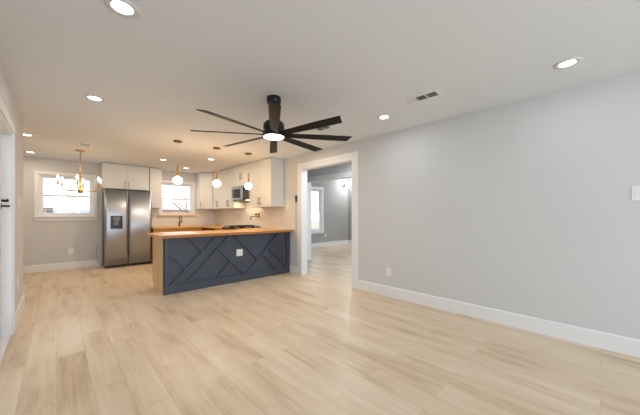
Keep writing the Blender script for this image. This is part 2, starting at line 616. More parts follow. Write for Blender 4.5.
# backsplash
struct('wall_backsplash_right', MB().box(W-0.010, W, 4.43, YB, 0.912, 1.55), M['tile_y'])
bsx = MB()
bsx.box(1.72, W-0.010, YB-0.010, YB, 0.912, 1.187)
bsx.box(1.72, 1.95, YB-0.010, YB, 1.187, 1.42)
bsx.box(2.98, W-0.010, YB-0.010, YB, 1.187, 1.42)
struct('wall_backsplash_back', bsx, M['tile_x'])

# ------------------------------------------------------------------ wall cabinets
ZC0, ZC1 = 1.395, 2.432


def pull_x(x, y, z0, z1):       # handle on a face looking to -X
    mb = MB()
    mb.box(x-0.032, x-0.022, y-0.008, y+0.008, z0, z1, 0.002)
    mb.box(x-0.024, x, y-0.005, y+0.005, z0+0.012, z0+0.022)
    mb.box(x-0.024, x, y-0.005, y+0.005, z1-0.022, z1-0.012)
    return mb


def pull_y(x, y, z0, z1):       # handle on a face looking to -Y
    mb = MB()
    mb.box(x-0.008, x+0.008, y-0.032, y-0.022, z0, z1, 0.002)
    mb.box(x-0.005, x+0.005, y-0.024, y, z0+0.012, z0+0.022)
    mb.box(x-0.005, x+0.005, y-0.024, y, z1-0.022, z1-0.012)
    return mb


def cab_right(label, y0, y1, z0, z1, hz):
    """two-door wall cabinet on the right wall, doors looking to -X"""
    xf, xb = W-0.34, W-0.012
    t = thing('wall_cabinet', label, 'cabinet', (xb, (y0+y1)/2, z0), 'white wall cabinets')
    obj('cabinet_body', MB().box(xf+0.021, xb, y0+0.0008, y1-0.0008, z0, z1), M['white_cab'], t)
    ym = (y0+y1)/2
    for a, b, hy in ((y0, ym, ym-0.034), (ym, y1, ym+0.034)):
        d = obj('cabinet_door', MB().box(xf, xf+0.020, a+0.0015, b-0.0015, z0+0.002, z1-0.004, 0.0015), M['white_cab'], t)
        obj('handle', pull_x(xf, hy, hz, hz+0.155), M['handle'], d)
    return t


cab_right('white two-door wall cabinet at the doorway end, right of the microwave', 4.80, 5.695, ZC0, ZC1, 1.45)
cab_right('short white two-door cabinet directly above the microwave', 5.70, 6.46, 1.925, ZC1, 2.08)
cab_right('white two-door wall cabinet touching the left side of the microwave', 6.465, 7.11, ZC0, ZC1, 1.45)
cab_right('white two-door wall cabinet between the corner cabinet and its microwave-side neighbour', 7.115, 7.755, ZC0, ZC1, 1.45)

# diagonal corner cabinet
t = thing('wall_cabinet', 'white diagonal corner wall cabinet right of the kitchen window', 'cabinet', (3.3, 8.1, ZC0), 'white wall cabinets')
A_, B_ = Vector((2.955, 8.03)), Vector((3.2225, 7.762))
yb_, xb_ = YB-0.012, W-0.012
nrm = Vector((-1, -1)).normalized()
obj('cabinet_body', MB().prism([(2.955, yb_), tuple(A_-nrm*0.002), tuple(B_-nrm*0.002), (xb_, 7.762), (xb_, yb_)], 'Z', ZC0, ZC1), M['white_cab'], t)
dv_ = (B_-A_).normalized()
p1, p2 = A_+dv_*0.003, B_-dv_*0.003
d = obj('cabinet_door', MB().prism([tuple(p1), tuple(p2), tuple(p2+nrm*0.02), tuple(p1+nrm*0.02)], 'Z', ZC0+0.002, ZC1-0.004), M['white_cab'], t)
hp = p1+dv_*0.045+nrm*0.045
hq = p1+dv_*0.045+nrm*0.018
hm = MB().tube([(hp.x, hp.y, 1.45), (hp.x, hp.y, 1.605)], 0.006, 8)
for zz in (1.465, 1.59):
    hm.tube([(hp.x, hp.y, zz), (hq.x, hq.y, zz)], 0.005, 6)
obj('handle', hm, M['handle'], d)

# over the refrigerator
YC = 7.99
t = thing('wall_cabinet', 'wide white two-door cabinet above the refrigerator', 'cabinet', (1.22, YB-0.002, 1.845), 'white wall cabinets')
obj('cabinet_body', MB().box(0.750, 1.684, YC+0.021, YB-0.002, 1.842, ZC1), M['white_cab'], t)
for a, b, hx in ((0.75, 1.217, 1.217-0.036), (1.217, 1.684, 1.217+0.036)):
    d = obj('cabinet_door', MB().box(a+0.0015, b-0.0015, YC, YC+0.020, 1.844, ZC1-0.004, 0.0015), M['white_cab'], t)
    obj('handle', pull_y(hx, YC, 1.872, 2.02), M['handle'], d)
t = thing('wall_cabinet', 'narrow tall white wall cabinet between refrigerator cabinet and kitchen window', 'cabinet', (1.85, YB-0.002, 1.40), 'white wall cabinets')
obj('cabinet_body', MB().box(1.700, 1.972, YC+0.021, YB-0.012, 1.400, ZC1), M['white_cab'], t)
d = obj('cabinet_door', MB().box(1.7015, 1.9705, YC, YC+0.020, 1.402, ZC1-0.004, 0.0015), M['white_cab'], t)

# ------------------------------------------------------------------ refrigerator
FX0, FX1, FYF = 0.778, 1.700, 7.775
t = thing('refrigerator', 'stainless side-by-side refrigerator with a water dispenser, under white cabinets', 'refrigerator', (1.24, 8.0, 0))
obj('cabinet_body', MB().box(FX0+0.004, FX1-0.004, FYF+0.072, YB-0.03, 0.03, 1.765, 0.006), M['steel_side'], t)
obj('kick_grille', MB().box(FX0+0.01, FX1-0.01, FYF+0.03, FYF+0.072, 0.012, 0.065), M['dark_plastic'], t)
XS = 1.218


def fridge_door(x0, x1, hole=None):
    mb = MB()
    n = 10
    def bow(x):
        u = (x-x0)/(x1-x0)*2-1
        return FYF+0.012*u*u
    xs = sorted({x0+(x1-x0)*k/n for k in range(n+1)} | (set(hole[:2]) if hole else set()))
    zs = sorted({0.07, 1.78} | (set(hole[2:]) if hole else set()))
    V = {}
    for x in xs:
        for z in zs:
            V[x, z] = mb.bm.verts.new((x, bow(x), z))
    B = {(x, z): mb.bm.verts.new((x, FYF+0.068, z)) for x in xs for z in zs}
    fs = []
    for i in range(len(xs)-1):
        for j in range(len(zs)-1):
            cx, cz = (xs[i]+xs[i+1])/2, (zs[j]+zs[j+1])/2
            q = (xs[i], zs[j]), (xs[i+1], zs[j]), (xs[i+1], zs[j+1]), (xs[i], zs[j+1])
            if not (hole and hole[0] < cx < hole[1] and hole[2] < cz < hole[3]):
                f = mb.bm.faces.new([V[k] for k in q])
                f.smooth = True
                fs.append(f)
            fs.append(mb.bm.faces.new([B[k] for k in reversed(q)]))
    for i in range(len(xs)-1):
        for z in (zs[0], zs[-1]):
            fs.append(mb.bm.faces.new((V[xs[i], z], V[xs[i+1], z], B[xs[i+1], z], B[xs[i], z])))
    for j in range(len(zs)-1):
        for x in (xs[0], xs[-1]):
            fs.append(mb.bm.faces.new((V[x, zs[j]], V[x, zs[j+1]], B[x, zs[j+1]], B[x, zs[j]])))
    if hole:
        a, b, c, e = hole
        yr = FYF+0.06
        R = [mb.bm.verts.new(k) for k in ((a, yr, c), (b, yr, c), (b, yr, e), (a, yr, e))]
        F = [V[a, c], V[b, c], V[b, e], V[a, e]]
    bmesh.ops.recalc_face_normals(mb.bm, faces=fs)
    return mb


DH = (0.878, 1.105, 0.895, 1.200)
dl = obj('freezer_door', fridge_door(FX0, XS-0.004, DH), M['steel'], t)
drr = obj('fridge_door', fridge_door(XS+0.004, FX1), M['steel'], t)
ds = MB()
a, b, c, e = DH
yy = FYF+0.004
ds.box(a, a+0.018, yy-0.004, yy+0.058, c, e)
ds.box(b-0.018, b, yy-0.004, yy+0.058, c, e)
ds.box(a+0.018, b-0.018, yy-0.004, yy+0.058, e-0.02, e)
ds.box(a+0.018, b-0.018, yy-0.004, yy+0.058, c, c+0.012)
ds.box(a+0.018, b-0.018, yy+0.050, yy+0.058, c+0.012, e-0.02)
dsp = obj('dispenser', ds, M['dark_plastic'], dl)
dn = MB()
dn.box(a+0.05, b-0.05, yy+0.008, yy+0.05, 1.09, 1.175, 0.004)
dn.box(a+0.07, b-0.07, yy+0.028, yy+0.05, 0.975, 1.09, 0.004)
dn.box(a+0.022, b-0.022, yy-0.002, yy+0.05, c+0.012, c+0.022)
obj('dispenser_nozzle', dn, M['grey_plastic'], dl)
for dd, x in ((dl, XS-0.030), (drr, XS+0.030)):
    gm = MB().box(x-0.010, x+0.010, FYF+0.003, FYF+0.012, 0.30, 1.74, 0.003)
    obj('door_handle', gm, M['handle_strip'], dd)
for x in (FX0+0.05, FX1-0.05):
    obj('hinge_cover', MB().box(x-0.035, x+0.035, FYF+0.02, FYF+0.14, 1.781, 1.798, 0.004), M['grey_plastic'], t)
for x in (FX0+0.06, FX1-0.06):
    obj('foot', MB().disc((x, FYF+0.09, 0.015), 0.02, 0.03, 'Z'), M['dark_plastic'], t)
cd = MB().tube([(0.70, YB-0.02, 0.50), (0.675, YB-0.06, 0.42), (0.665, YB-0.10, 0.28), (0.69, YB-0.12, 0.14), (0.745, YB-0.10, 0.045), (0.77, YB-0.06, 0.02)], 0.006, 8)
tag(obj('power_cord', cd, M['rubber']), 'grey power cord hanging beside the left side of the refrigerator', 'cord')

# ------------------------------------------------------------------ base units, worktops, appliances
CT0, CT1 = 0.868, 0.910
YBF = 7.735          # back run fronts


def base_back(label, x0, x1, doors):
    t = thing('base_cabinet', label, 'cabinet', ((x0+x1)/2, YB-0.02, 0), 'honey wood base cabinets')
    mb = MB().box(x0+0.001, x1-0.001, YBF+0.021, YB-0.004, 0.10, CT0-0.001)
    mb.box(x0+0.001, x1-0.001, YBF+0.09, YB-0.004, 0.0, 0.10)
    obj('cabinet_body', mb, M['honey'], t)
    w = (x1-x0)/doors
    for k in range(doors):
        a, b = x0+k*w, x0+(k+1)*w
        d = obj('drawer_front', MB().box(a+0.002, b-0.002, YBF, YBF+0.020, 0.70, 0.862, 0.002), M['honey'], t)
        d = obj('cabinet_door', MB().box(a+0.002, b-0.002, YBF, YBF+0.020, 0.105, 0.696, 0.002), M['honey'], t)
        obj('handle', pull_y(b-0.05, YBF, 0.53, 0.67), M['handle'], d)
    return t


base_back('honey wood base cabinet beside the refrigerator, left of the faucet', 1.725, 2.12, 1)
base_back('honey wood sink base cabinet below the faucet and kitchen window', 2.12, 2.93, 2)
XRF = 2.935          # right run fronts
t = thing('base_cabinet', 'honey wood base cabinet between the range and the dishwasher', 'cabinet', (W-0.02, 6.7, 0), 'honey wood base cabinets')
obj('cabinet_body', MB().box(XRF+0.021, W-0.004, 6.475, 6.955, 0.0, CT0-0.001), M['honey'], t)
obj('cabinet_door', MB().box(XRF, XRF+0.02, 6.478, 6.952, 0.105, 0.862, 0.002), M['honey'], t)
t = thing('dishwasher', 'black dishwasher under the wooden worktop, left of the range', 'dishwasher', (3.2, 7.3, 0))
obj('dishwasher_body', MB().box(XRF+0.03, W-0.02, 6.965, 7.565, 0.0, CT0-0.003), M['grey_plastic'], t)
obj('dishwasher_door', MB().box(XRF-0.012, XRF+0.028, 6.967, 7.563, 0.10, 0.775, 0.004), M['dark_plastic'], t)
obj('control_panel', MB().box(XRF-0.018, XRF+0.028, 6.967, 7.563, 0.780, 0.864, 0.006), M['dark_glass'], t)
# worktops
mb = MB().box(1.722, W-0.012, YBF-0.028, YB-0.012, CT0, CT1, 0.004)
mb.box(XRF-0.028, W-0.012, 6.472, YBF-0.0285, CT0, CT1, 0.004)
tag(obj('worktop', mb, M['butcher']), 'L-shaped butcher block worktop along the window wall, carrying the faucet', 'worktop')
PX0, PY0, PY1 = 1.096, 4.455, 5.36
mb = MB().box(PX0, W-0.012, PY0, PY1, CT0, CT1+0.001, 0.005)
mb.box(XRF-0.028, W-0.012, PY1+0.0005, 5.698, CT0, CT1+0.001, 0.003)
tag(obj('worktop', mb, M['butcher']), 'long butcher block worktop on top of the dark blue peninsula', 'worktop')

# peninsula cabinet
YI = 4.604
IX0, IX1 = 1.156, W-0.02
t = thing('peninsula_cabinet', 'dark slate blue kitchen peninsula with diagonal batten front and maple end', 'peninsula', (2.35, 4.95, 0))
body = MB().box(IX0+0.022, IX1, YI+0.022, 5.22, 0.10, CT0-0.001)
body.box(IX0+0.022, IX1, YI+0.022, 5.15, 0.0, 0.10)
obj('cabinet_body', body, M['maple'], t)
ep = MB().box(IX0, IX0+0.021, YI+0.021, 5.235, 0.10, CT0-0.001, 0.001)
ep.box(IX0, IX0+0.021, YI+0.021, 5.165, 0.0, 0.0998)
obj('end_panel', ep, M['maple'], t)['label'] = 'maple end panel'
obj('front_panel', MB().box(1.1705, IX1, YI+0.002, YI+0.020, 0.0, CT0-0.001).box(IX0, 1.170, YI+0.012, YI+0.020, 0.0, CT0-0.001), M['navy'], t)
TH = 0.030
obj('bottom_rail', MB().box(IX0, IX1, YI-TH, YI+0.001, 0.0, 0.132, 0.002), M['navy'], t)
obj('top_rail', MB().box(IX0, IX1, YI-TH*0.5, YI+0.001, 0.848, CT0-0.001, 0.001), M['navy'], t)
for a, b in ((1.172, 1.222), (3.470, IX1)):
    obj('stile', MB().box(a, b, YI-TH, YI+0.001, 0.1322, 0.8478, 0.002), M['navy'], t)


def clip(poly, hp):
    """keep the side n.p <= c"""
    nx, nz, c = hp
    out = []
    for i in range(len(poly)):
        p, q = poly[i], poly[(i+1) % len(poly)]
        dp, dq = nx*p[0]+nz*p[1]-c, nx*q[0]+nz*q[1]-c
        if dp <= 0:
            out.append(p)
        if dp*dq < 0:
            k = dp/(dp-dq)
            out.append((p[0]+k*(q[0]-p[0]), p[1]+k*(q[1]-p[1])))
    return out


BW = 0.034
frame_hp = [(-1, 0, -1.2222), (1, 0, 3.4698), (0, -1, -0.1324), (0, 1, 0.8476)]


def side_of(px, pz, sx, keep_low):
    """half plane bounded by the edge of a 45 degree batten through (px,pz), slope sx (+1/-1); keep the lower/upper side"""
    n = Vector((-sx, 1)).normalized()
    c = n.x*px+n.y*pz
    if keep_low:
        return (n.x, n.y, c-BW/2-0.0004)
    return (-n.x, -n.y, -(c+BW/2+0.0004))


BAT = {'a': (1.36, 0.49, -1), 'b': (1.605, 0.475, 1), 'c': (1.815, 0.450, 1), 'd': (1.625, 0.735, -1), 'e': (2.245, 0.388, -1),
       'f': (2.120, 0.265, 1), 'g': (2.55, 0.61, -1), 'h': (2.93, 0.505, 1), 'i': (3.05, 0.305, -1), 'j': (3.255, 0.352, -1)}
CUT = {'a': [side_of(*BAT['b'], False)], 'd': [side_of(*BAT['b'], False)], 'e': [side_of(*BAT['c'], True)],
       'f': [side_of(*BAT['e'], True)], 'g': [side_of(*BAT['h'], False)], 'i': [side_of(*BAT['h'], True)], 'j': [side_of(*BAT['h'], True)]}
for k, (px, pz, sl) in BAT.items():
    dx, dz = 1/math.sqrt(2), sl/math.sqrt(2)
    nx, nz = -dz, dx
    L_ = 1.5
    poly = [(px-dx*L_+nx*BW/2, pz-dz*L_+nz*BW/2), (px+dx*L_+nx*BW/2, pz+dz*L_+nz*BW/2), (px+dx*L_-nx*BW/2, pz+dz*L_-nz*BW/2), (px-dx*L_-nx*BW/2, pz-dz*L_-nz*BW/2)]
    for hp_ in frame_hp+CUT.get(k, []):
        poly = clip(poly, hp_)
    obj('batten', MB().prism(poly, 'Y', YI-TH, YI+0.0015), M['navy'], t)

# range
t = thing('range', 'black gas range set into the worktop under the microwave', 'range', (3.24, 6.085, 0))
ry0, ry1 = 5.703, 6.467
obj('range_body', MB().box(XRF+0.02, W-0.014, ry0+0.002, ry1-0.002, 0.02, 0.905, 0.003), M['steel'], t)
obj('cooktop', MB().box(XRF-0.02, W-0.014, ry0, ry1, 0.9055, 0.924, 0.004), M['dark_glass'], t)
od = obj('oven_door', MB().box(XRF-0.022, XRF+0.019, ry0+0.004, ry1-0.004, 0.20, 0.77, 0.005), M['steel'], t)
obj('oven_window', MB().box(XRF-0.0245, XRF-0.0215, ry0+0.12, ry1-0.12, 0.32, 0.62), M['dark_glass'], od)
obj('oven_handle', MB().tube([(XRF-0.06, ry0+0.06, 0.735), (XRF-0.06, ry1-0.06, 0.735)], 0.011), M['steel'], od)
obj('control_panel', MB().box(XRF-0.026, XRF+0.019, ry0+0.004, ry1-0.004, 0.785, 0.903, 0.005), M['dark_plastic'], t)
for k in range(5):
    y = ry0+0.11+k*(ry1-ry0-0.22)/4
    obj('knob', MB().disc((XRF-0.042, y, 0.845), 0.022, 0.032, 'X'), M['steel'], t)
for gx in range(3):
    g = MB()
    ya, yb2 = ry0+0.02+gx*0.242, ry0+0.02+(gx+1)*0.242-0.006
    x0, x1 = XRF+0.03, W-0.06
    z0, z1 = (0.945, 0.957) if gx != 1 else (0.952, 0.966)
    for yq in (ya+0.006, (ya+yb2)/2, yb2-0.006):
        g.box(x0, x1, yq-0.006, yq+0.006, z0, z1)
    for xq in (x0+0.006, x0+(x1-x0)*0.33, x0+(x1-x0)*0.67, x1-0.006):
        g.box(xq-0.006, xq+0.006, ya, yb2, z0, z1)
    for xq in (x0+0.006, x1-0.006):
        for yq in (ya+0.006, yb2-0.006):
            g.box(xq-0.006, xq+0.006, yq-0.006, yq+0.006, 0.924, z0)
    obj('grate', g, M['black_metal'], t)
for bx, by in ((3.10, 5.85), (3.40, 5.85), (3.10, 6.32), (3.40, 6.32), (3.25, 6.085)):
    obj('burner', MB().lathe([(0.0, 0.924), (0.045, 0.924), (0.045, 0.934), (0.03, 0.940), (0, 0.940)], bx, by, 20), M['black_metal'], t)

# microwave
my0, my1, mz0, mz1, mx = 5.706, 6.454, 1.575, 1.918, 3.150
t = thing('microwave', 'stainless over-the-range microwave with dark glass door', 'microwave', (3.35, 6.08, mz0))
obj('microwave_body', MB().box(mx+0.042, W-0.012, my0, my1, mz0+0.012, mz1, 0.003), M['grey_plastic'], t)
obj('vent_underside', MB().box(mx+0.03, W-0.012, my0+0.005, my1-0.005, mz0, mz0+0.0115), M['dark_plastic'], t)
hl = obj('hood_lamp', MB().box(mx+0.10, mx+0.18, my0+0.10, my0+0.22, mz0-0.004, mz0+0.001), emit('lit_hood_lens', (1.0, 0.75, 0.45), 8.0), t)
hl['label'] = 'lit warm hood lamp'
ld = bpy.data.lights.new('hood_lamp_light', 'AREA')
ld.shape, ld.size, ld.size_y, ld.energy, ld.color = 'RECTANGLE', 0.10, 0.6, 3.0, (1.0, 0.72, 0.42)
lo = bpy.data.objects.new('hood_lamp_light', ld)
C.collection.objects.link(lo)
lo.parent = t
lo.location = (-0.05, 0, -0.012)
dy0 = my0+0.17
d = obj('microwave_door', MB().box(mx, mx+0.041, dy0+0.002, my1, mz0+0.012, mz1-0.038, 0.004), M['steel'], t)
obj('door_window', MB().box(mx-0.002, mx+0.004, dy0+0.075, my1-0.035, mz0+0.055, mz1-0.07, 0.001), M['dark_glass'], d)
obj('door_handle', MB().tube([(mx-0.002, dy0+0.035, mz0+0.04), (mx-0.036, dy0+0.035, mz0+0.06), (mx-0.036, dy0+0.035, mz1-0.085), (mx-0.002, dy0+0.035, mz1-0.065)], 0.009), M['steel'], d)
obj('control_panel', MB().box(mx+0.001, mx+0.041, my0, dy0-0.002, mz0+0.012, mz1-0.038, 0.003), M['dark_glass'], t)
g = MB().box(mx+0.003, mx+0.041, my0, my1, mz1-0.035, mz1, 0.002)
for k in range(16):
    y = my0+0.04+k*(my1-my0-0.08)/15
    g.box(mx-0.001, mx+0.004, y-0.016, y+0.016, mz1-0.026, mz1-0.010)
obj('vent_grille', g, M['steel'], t)

# faucet and pot filler
t = thing('faucet', 'dark kitchen faucet with high arc, standing below the window', 'faucet', (2.47, 8.2, CT1))
fx, fy = 2.470, 8.215
obj('faucet_base', MB().lathe([(0, CT1), (0.028, CT1), (0.028, CT1+0.01), (0.018, CT1+0.03), (0.018, CT1+0.11), (0, CT1+0.11)], fx, fy, 20), M['bronze'], t)
arc = [(fx, fy, CT1+0.10), (fx, fy, CT1+0.22)]
for k in range(1, 9):
    a = PI*k/8
    arc.append((fx, fy-0.075+0.075*math.cos(a), CT1+0.22+0.075*math.sin(a)))
arc.append((fx, fy-0.15, CT1+0.17))
obj('spout', MB().tube(arc, 0.011, 10), M['bronze'], t)
obj('spray_head', MB().tube([(fx, fy-0.15, CT1+0.18), (fx, fy-0.15, CT1+0.11)], [0.015, 0.019], 12), M['bronze'], t)
obj('lever', MB().tube([(fx+0.015, fy, CT1+0.08), (fx+0.05, fy, CT1+0.09), (fx+0.09, fy-0.02, CT1+0.13)], 0.006, 8), M['bronze'], t)

t = thing('pot_filler', 'bronze folding pot filler tap on the backsplash above the range', 'pot filler', (W-0.012, 5.850, 1.25))
xw = W-0.012
obj('wall_flange', MB().disc((xw-0.006, 5.930, 1.235), 0.032, 0.012, 'X'), M['bronze'], t)
obj('arm', MB().tube([(xw-0.005, 5.930, 1.235), (xw-0.055, 5.930, 1.235), (xw-0.060, 5.920, 1.235), (xw-0.085, 5.670, 1.235)], 0.011), M['bronze'], t)
obj('joint', MB().tube([(xw-0.087, 5.670, 1.27), (xw-0.087, 5.670, 1.155)], 0.017), M['bronze'], t)
obj('arm', MB().tube([(xw-0.087, 5.670, 1.18), (xw-0.13, 5.930, 1.18)], 0.011), M['bronze'], t)
obj('spout', MB().tube([(xw-0.13, 5.920, 1.185), (xw-0.135, 5.950, 1.178), (xw-0.138, 5.958, 1.15), (xw-0.138, 5.958, 1.09)], 0.011), M['bronze'], t)
obj('lever', MB().tube([(xw-0.087, 5.670, 1.272), (xw-0.10, 5.640, 1.285), (xw-0.11, 5.600, 1.288)], 0.006), M['bronze'], t)

# sheet of paper on the peninsula
mb = MB()
pp = [(1.205, 4.66), (1.70, 4.62), (1.79, 5.30), (1.30, 5.36)]
mb.prism(pp, 'Z', CT1+0.0013, CT1+0.0035)
mb.prism([(1.22, 4.69), (1.66, 4.66), (1.74, 5.26), (1.31, 5.31)], 'Z', CT1+0.0037, CT1+0.0055)
tag(obj('paper_sheets', mb, M['paper']), 'white paper sheets lying on the left end of the peninsula worktop', 'paper')

# ------------------------------------------------------------------ plates, switches, outlets


def plate(name, label, cat, c, axis, s, kind, w=0.072, h=0.115, group='white wall plates'):
    """wall plate centred at c on a face whose outward direction is s along axis"""
    t = thing(name, label, cat, c, group)
    cx, cy, cz = c

    def bx(u0, u1, v0, v1, d0, d1, b=0.001):
        if axis == 'X':
            x = sorted((cx+s*d0, cx+s*d1))
            return MB().box(x[0], x[1], cy+u0, cy+u1, cz+v0, cz+v1, b)
        y = sorted((cy+s*d0, cy+s*d1))
        return MB().box(cx+u0, cx+u1, y[0], y[1], cz+v0, cz+v1, b)
    obj('cover_plate', bx(-w/2, w/2, -h/2, h/2, 0.0, 0.006, 0.002), M['plastic'], t)
    n = max(1, round(w/0.06)-0) if w > 0.1 else 1
    for k in range(n):
        u = (k-(n-1)/2)*0.046
        if kind == 'outlet':
            for v in (-0.022, 0.022):
                r = obj('receptacle', bx(u-0.016, u+0.016, v-0.014, v+0.014, 0.005, 0.0085), M['plastic'], t)
                mb = bx(u-0.008, u-0.005, v-0.006, v+0.006, 0.0083, 0.0088, 0)
                m2 = bx(u+0.005, u+0.008, v-0.006, v+0.006, 0.0083, 0.0088, 0)
                me = bpy.data.meshes.new('tmp')
                m2.bm.to_mesh(me)
                mb.bm.from_mesh(me)
                m2.bm.free()
                bpy.data.meshes.remove(me)
                obj('slots', mb, M['grey_plastic'], r)
        else:
            obj('rocker', bx(u-0.016, u+0.016, -0.033, 0.033, 0.005, 0.010, 0.002), M['plastic'], t)
    return t


plate('wall_outlet', 'white outlet low on the grey right wall, right of the doorway', 'outlet', (W, 2.20, 0.368), 'X', -1, 'outlet')
plate('light_switch', 'white switch plate at eye height on the right wall, cut by the photo edge', 'switch', (W, -0.27, 1.40), 'X', -1, 'switch', w=0.165, h=0.125)
plate('light_switch', 'white switch plate on the left wall beside the door casing', 'switch', (XL, 4.82, 1.355), 'X', 1, 'switch')
plate('wall_outlet', 'white outlet low on the left wall, below the switch plate', 'outlet', (XL, 4.73, 0.44), 'X', 1, 'outlet')
plate('wall_outlet', 'white outlet on the back wall below the dining window', 'outlet', (0.222, YB, 0.395), 'Y', -1, 'outlet', w=0.085, h=0.125)
plate('wall_outlet', 'white square double outlet on the dark blue peninsula front', 'outlet', (2.408, YI+0.002, 0.526), 'Y', -1, 'outlet', w=0.122, h=0.122)
plate('light_switch', 'white switch plate on the backsplash below the cabinet end near doorway', 'switch', (W-0.010, 4.66, 1.40), 'X', -1, 'switch')
plate('wall_outlet', 'white outlet on the backsplash right of the pot filler', 'outlet', (W-0.010, 5.16, 1.20), 'X', -1, 'outlet')
plate('wall_outlet', 'white outlet on the right backsplash left of the range', 'outlet', (W-0.010, 6.72, 1.22), 'X', -1, 'outlet')
plate('wall_outlet', 'white outlet on the window wall backsplash nearest the kitchen corner', 'outlet', (3.44, YB-0.010, 1.21), 'Y', -1, 'outlet')
plate('light_switch', 'white switch plate on the window wall backsplash right of the window ledge', 'switch', (3.22, YB-0.010, 1.20), 'Y', -1, 'switch')
plate('wall_outlet', 'white outlet on the backsplash left of the window, beside the refrigerator', 'outlet', (1.885, YB-0.010, 1.14), 'Y', -1, 'outlet')
t = thing('wall_controller', 'small black control device on the wall left of the doorway casing', 'control', (W, 4.37, 1.555))
obj('device_body', MB().box(W-0.026, W, 4.338, 4.395, 1.485, 1.62, 0.006), M['dark_plastic'], t)
obj('device_button', MB().disc((W-0.028, 4.366, 1.52), 0.014, 0.006, 'X'), M['grey_plastic'], t)

# ------------------------------------------------------------------ ceiling fixtures


def downlight(x, y, label, lens, color, power, z=H):
    t = thing('recessed_light', label, 'ceiling light', (x, y, z), 'recessed ceiling lights')
    obj('trim_ring', MB().lathe([(0.054, z-0.0005), (0.088, z-0.0005), (0.086, z-0.005), (0.058, z-0.007), (0.054, z-0.004)], x, y, 36), M['ring'], t)
    obj('lens', MB().lathe([(0, z-0.004), (0.055, z-0.004), (0.055, z-0.001), (0, z-0.001)], x, y, 36), lens, t)
    l = bpy.data.lights.new('downlight_lamp', 'AREA')
    l.shape = 'DISK'
    l.size = 0.10
    l.energy, l.color = power, color
    lo = bpy.data.objects.new('downlight_lamp', l)
    C.collection.objects.link(lo)
    lo.parent = t
    lo.location = (0, 0, -0.011)
    return t


LC, LW = M['lens_cool'], M['lens_warm']
downlight(0.278, 1.965, 'lit recessed ceiling light nearest the camera at the top left', LC, NEUTRAL, P_LIVING)
downlight(0.285, 3.690, 'lit recessed ceiling light on the left, behind the nearest one', LC, NEUTRAL, P_LIVING)
downlight(2.965, 0.185, 'lit recessed ceiling light at the far right, close to the right wall', LC, NEUTRAL, 1.4)
downlight(2.940, 1.883, 'lit recessed ceiling light above the outlet wall, left of the near air vent', LC, NEUTRAL, 3.4)
downlight(2.893, 3.541, 'lit recessed ceiling light seen just below the right fan blades', LC, KITCH, 6.5)
downlight(-0.333, 6.084, 'lit recessed ceiling light at the left edge of the dining nook, nearer the camera', LW, KITCH, P_NOOK)
downlight(-0.370, 7.700, 'lit recessed ceiling light in the dining nook, close to the back wall', LW, KITCH, P_NOOK)
downlight(1.693, 6.729, 'lit recessed kitchen light in front of the refrigerator', LW, KITCH, P_KITCHEN)
downlight(2.431, 5.938, 'lit recessed kitchen light behind the middle pendant', LW, KITCH, P_KITCHEN)
downlight(2.412, 7.500, 'lit recessed kitchen light above the sink window', LW, KITCH, P_KITCHEN)


def register(x, y, label, fills, lx=0.16, ly=0.37, z=H):
    t = thing('air_vent', label, 'vent', (x, y, z), 'ceiling air vents')
    mb = MB()
    fw = 0.026
    for (a, b, c, d) in ((-lx/2, lx/2, -ly/2, -ly/2+fw), (-lx/2, lx/2, ly/2-fw, ly/2), (-lx/2, -lx/2+fw, -ly/2+fw, ly/2-fw), (lx/2-fw, lx/2, -ly/2+fw, ly/2-fw)):
        mb.box(x+a, x+b, y+c, y+d, z-0.007, z-0.0005, 0.001)
    sec = (ly-2*fw)/3
    for k in (1, 2):
        yy = y-ly/2+fw+k*sec
        mb.box(x-lx/2+fw, x+lx/2-fw, yy-0.005, yy+0.005, z-0.006, z-0.0005)
    obj('vent_frame', mb, M['plastic'], t)
    for k in range(3):
        a = y-ly/2+fw+k*sec+0.006
        b = a+sec-0.012
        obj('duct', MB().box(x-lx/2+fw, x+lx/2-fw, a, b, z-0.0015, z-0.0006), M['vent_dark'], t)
        s = MB()
        n = 6
        for q in range(n):
            xq = x-lx/2+fw+(q+0.5)*(lx-2*fw)/n
            tilt = fills[k]
            h = 0.006
            w = 0.0085
            ca, sa = math.cos(tilt)*w, math.sin(tilt)*h
            s.prism([(xq-ca, z-0.0055-sa*0.55), (xq+ca, z-0.0055+sa*0.55), (xq+ca, z-0.0048+sa*0.55), (xq-ca, z-0.0048-sa*0.55)], 'Y', a, b)
        obj('louvre', s, M['ring'] if k == 2 else M['vent_grey'], t)  # one section lighter: shading by louvre direction put into the colour
    return t


register(2.733, 1.298, 'white three-section ceiling air vent near the right wall', (1.35, 0.9, 0.0))
register(2.690, 2.770, 'white ceiling air vent seen between the right fan blades', (1.35, 0.9, 0.0))
register(0.355, 6.275, 'white ceiling air vent in front of the chandelier canopy', (0.3, 0.3, 0.3), lx=0.18, ly=0.36)

